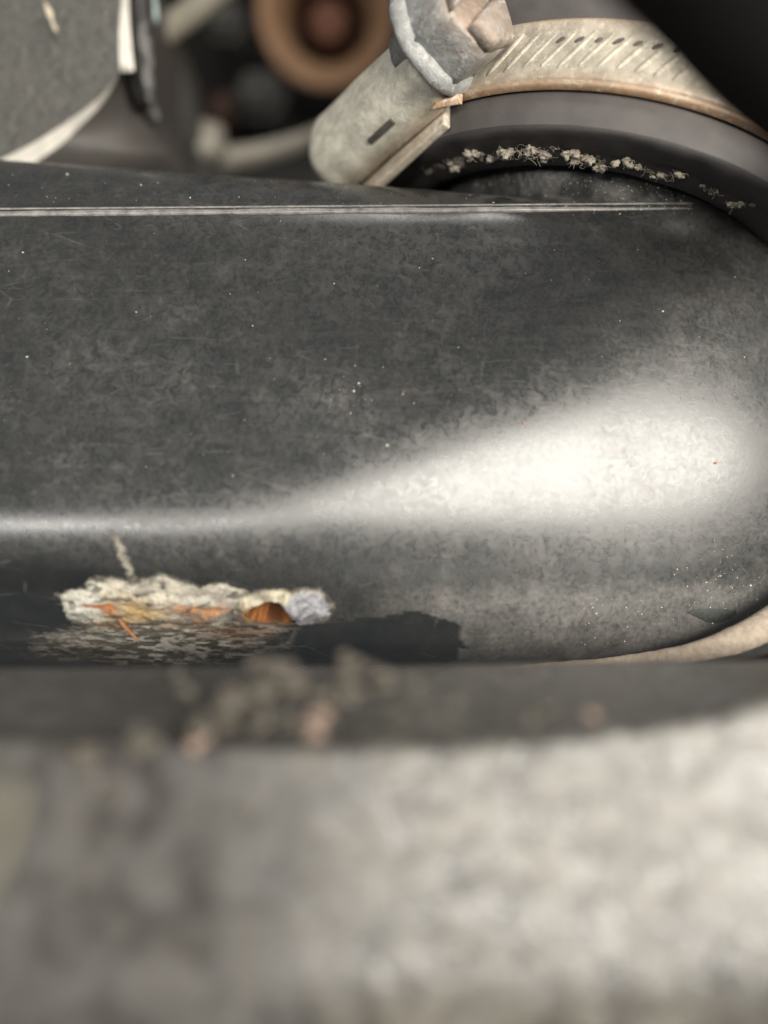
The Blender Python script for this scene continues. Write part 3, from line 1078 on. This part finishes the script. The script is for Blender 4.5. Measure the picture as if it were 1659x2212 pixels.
strand = thing('pale_cable', 'short pale cable end beside the dusty crossmember', 'cable', P(20, 1780, 42))
V, F = tube(curve([P(-260, 2200, 38), P(-110, 2010, 37), P(-20, 1880, 36), P(14, 1800, 36), P(32, 1740, 36), P(30, 1700, 36.5), P(6, 1672, 37)], 30), np.interp(np.linspace(0, 1, 30), [0, .8, 1], [.42, .42, .2]), 10)
mesh('sheath', V, F, M['sheath'], strand)

# ------------------------------------------------------------------ plastic housing, upper left
bxo = thing('plastic_housing', 'black textured plastic housing with worn chamfered corner coloured pale as if lit, behind the pipe', 'housing', P(120, 340, 104))
outl = curve([(-400, 520), (-180, 430), (34, 329), (127, 275), (212, 212), (259, 154)], 30).tolist() + curve([(259, 152), (257, 79), (262, 0), (268, -160)], 14).tolist()
out2 = curve([(-330, 560), (-90, 450), (104, 332), (160, 285), (224, 220), (260, 157)], 30).tolist() + curve([(290, 153), (281, 60), (279, 0), (282, -160)], 14).tolist()
D1, D2 = 96.0, 97.2
fo = np.array([P(x, y, D1 + 0.02 * (259 - x) * 0.25) for x, y in outl])
ch = np.array([P(x, y, D2 + 0.02 * (259 - x) * 0.25) for x, y in out2])
# front face: fan of rings toward an inner point
ctr = P(-60, 60, D1 + 1.2)
nr = 14
fo_all = np.vstack([fo, [P(x, y, D1 + 0.005 * (259 - x)) for x, y in ((100, -165), (-100, -170), (-300, -175), (-460, -180), (-470, 100), (-460, 300), (-400, 520))]])
V = np.vstack([fo_all * (1 - k_ / nr) + ctr * (k_ / nr) for k_ in range(nr)] + [ctr[None]])
mO = len(fo_all)
F = [(k_ * mO + i, k_ * mO + i + 1, (k_ + 1) * mO + i + 1, (k_ + 1) * mO + i) for k_ in range(nr - 1) for i in range(mO - 1)]
F += [((nr - 1) * mO + i, (nr - 1) * mO + i + 1, nr * mO) for i in range(mO - 1)]
V[:, 1] += 0.25 * (fbm(V, 0.6, 3) - 0.5)
mesh('front_face', V, F, M['plastic'], bxo)
mO = len(fo)
V = np.vstack([fo, ch])
F = [(i, i + 1, mO + i + 1, mO + i) for i in range(mO - 1)]
mesh('worn_lit_chamfer', V, F, M['chamfer'], bxo)  # worn edge; its pale colour also paints in light reflected by the facet
ch3 = ch + np.array([0, 26.0, 0])
low = curve([(-330, 600), (60, 480), (345, 352), (338, 300), (318, 240), (292, 170), (284, 100), (282, 0), (284, -160)], 44)
lo3 = np.array([P(x, y, D2 + 7.5) for x, y in low])
lo4 = lo3 + np.array([0, 40.0, 0])
ch_r = np.array([ch[int(round(i * (mO - 1) / 43))] for i in range(44)])
V = np.vstack([ch_r, 0.5 * (ch_r + lo3) + np.array([0, -0.4, 0]), lo3, lo4])
mesh('lower_body', V, grid_faces(4, 44), M['plastic2'], bxo)
rp = curve([P(300, -170, 102), P(303, 0, 101), P(306, 80, 101), P(312, 140, 102), P(320, 200, 103), P(332, 260, 105)], 50)
V, F = tube(rp, 1.55, 20)
V += (0.9 * (fbm(V, 0.45, 3, 12.0) - 0.5))[:, None] * np.array([0.8, -0.6, 0])
mesh('side_rib', V, F, M['glossb'], bxo)
V, F = tube(curve([P(280, 150, 100), P(292, 195, 100.5), P(308, 222, 101), P(318, 230, 102)], 12), [.3, .5, .7, .8, .85, .9, .9, .8, .7, .6, .4, .2], 10)
mesh('gap_seal', V, F, M['dark'], bxo)
V, F = tube(curve([P(95, 3, 94.8), P(105, 25, 94.8), P(112, 45, 94.8), P(122, 70, 94.8)], 14), 0.3 * np.array([.3, .5, .7, 1, 1.4, 1.6, 1.5, 1.1, .8, .7, .7, .8, .7, .3]), 8)
straw = tag(mesh('straw_chip', V, F, M['straw'], None), 'small pale straw chip stuck to the black plastic housing', 'debris')
V, F = tube(curve([P(322, -60, 106), P(326, 0, 105), P(330, 30, 105), P(331, 44, 106)], 14), 0.75, 12)
tag(mesh('blue_tube', V, F, M['blue'], None), 'short pale blue tube end above the plastic housing', 'tube')

# ------------------------------------------------------------------ things in the dark gap behind
bgd = 150.0
wall = mesh('engine_wall', *box(P(700, 300, 232), np.array([1., 0, 0]), np.array([0, 0, 1.]), np.array([0, 1., 0]), 260, 260, 6, 0, 2.0), M['dark'])
tag(wall, kind='structure')
V, F = box(P(500, 900, 200), np.array([1., 0, 0]), np.array([0, 0, 1.]), np.array([0, 1., 0]), 200, 40, 30, 0, 6.0)
tag(mesh('engine_ledge', V, F, M['dark'], None), kind='structure')

bc = P(706, 30, 175)
bax = np.array([0.02, -0.93, -0.36])
bax /= np.linalg.norm(bax)
b1 = np.cross([0, 0, 1.0], bax)
b1 /= np.linalg.norm(b1)
b2 = np.cross(bax, b1)
bush = thing('bushing', 'round rusty tan bushing with a deep bore in the dark gap behind', 'bushing', bc)
V, F = lathe(bc, bax, b1, b2, [(16.2, -30), (18.6, -6), (19.6, -1.5), (19.3, 0.6), (17.2, 1.4), (15.4, 1.2)], 64)
mesh('rubber_sleeve', V, F, M['black'], bush)
V, F = lathe(bc, bax, b1, b2, [(15.6, -4), (15.5, 1.6), (14.8, 2.3), (13.0, 1.0), (10.4, -2.5), (9.0, -5.6), (8.8, -28)], 64)
mesh('steel_ring', V, F, M['tan'], bush)
V, F = lathe(bc, bax, b1, b2, [(9.4, -28), (0.05, -28)], 48)
mesh('bore_end', V, F, M['dark'], bush)
V, F = lathe(bc + b2 * 0.3, bax, b1, b2, [(4.6, -28), (4.6, -9.5), (4.0, -8.6), (0.05, -8.2)], 36)
mesh('bolt', V, F, M['pin'], bush)

br = thing('cast_bracket', 'dull pale cast bracket with a raised boss low in the dark gap', 'bracket', P(450, 360, 150))
V, F = tube(curve([P(320, 120, 132), P(352, 180, 132), P(372, 230, 133), P(392, 290, 135), P(420, 350, 138), P(450, 420, 140)], 30), 4.2, 20)
mesh('strut', V, F, M['dkgrey'], br)
V, F = tube(curve([P(395, 380, 140), P(470, 352, 140), P(560, 335, 141), P(640, 312, 143), P(700, 285, 147), P(750, 250, 152)], 30), np.linspace(3.4, 1.6, 30), 18, flat=(0.8, 1))
mesh('arm', V, F, M['alu'], br)
V, F = ico(P(438, 312, 137), 4.2, 3, 0.25, (1.0, 1, 1.0))
mesh('boss', V, F, M['alu'], br)
V, F = box(P(640, 400, 150), np.array([1., 0, 0]), np.array([0, 0.5, 0.866]), np.array([0, -0.866, 0.5]), 24, 7, 3, 0, 1.5)
mesh('foot', V, F, M['dkgrey'], br)

V, F = tube(curve([P(250, 150, 125), P(330, 88, 124), P(420, 22, 123), P(520, -60, 122), P(640, -160, 122)], 20), 2.1, 18)
tag(mesh('support_rod', V, F, M['rod'], None), 'grey metal rod slanting up behind the plastic housing corner', 'rod')
for (x, y, d, r_, mt, lb) in ((487, 48, 170, 3.6, 'dkgrey', 'dim grey bolt head deep in the gap beside the slanting rod'), (560, 208, 165, 4.6, 'dkgrey', 'dim grey bolt head below the tan bushing'),
                              (492, 248, 175, 4.0, 'rdark', 'dark rusty bolt head above the pale cast bracket')):
    c = P(x, y, d)
    V, F = lathe(c, np.array([0, -1., 0]), np.array([1., 0, 0]), np.array([0, 0, 1.]), [(r_ * 1.3, -50), (r_ * 1.3, 0), (r_, 0.2), (r_, 2.6), (r_ * .85, 3.2), (0.02, 3.3)], 6)
    tag(mesh('bolt_head', V, F, M[mt], None, smooth=False), lb, 'bolt', 'bolt heads in the dark gap')

# tan dusty rim: lower bracket edge the bend of the pipe rests against
rimt = thing('dusty_strap', 'tan dusty strap edge curving under the bend of the black pipe', 'strap', P(1600, 1400, 76))
q = [P(1080, 1446, 79), P(1250, 1436, 77.5), P(1400, 1424, 76), P(1520, 1404, 75), P(1600, 1378, 75), P(1680, 1338, 76), P(1780, 1270, 79)]
V, F = tube(curve(q, 40), np.interp(np.linspace(0, 1, 40), [0, .3, .6, 1], [.35, .6, 1.3, 1.9]), 14, flat=(1, 0.7))
V += 0.3 * (fbm(V, 0.6, 3)[:, None] - 0.5)
mesh('strap_edge', V, F, M['rim'], rimt)
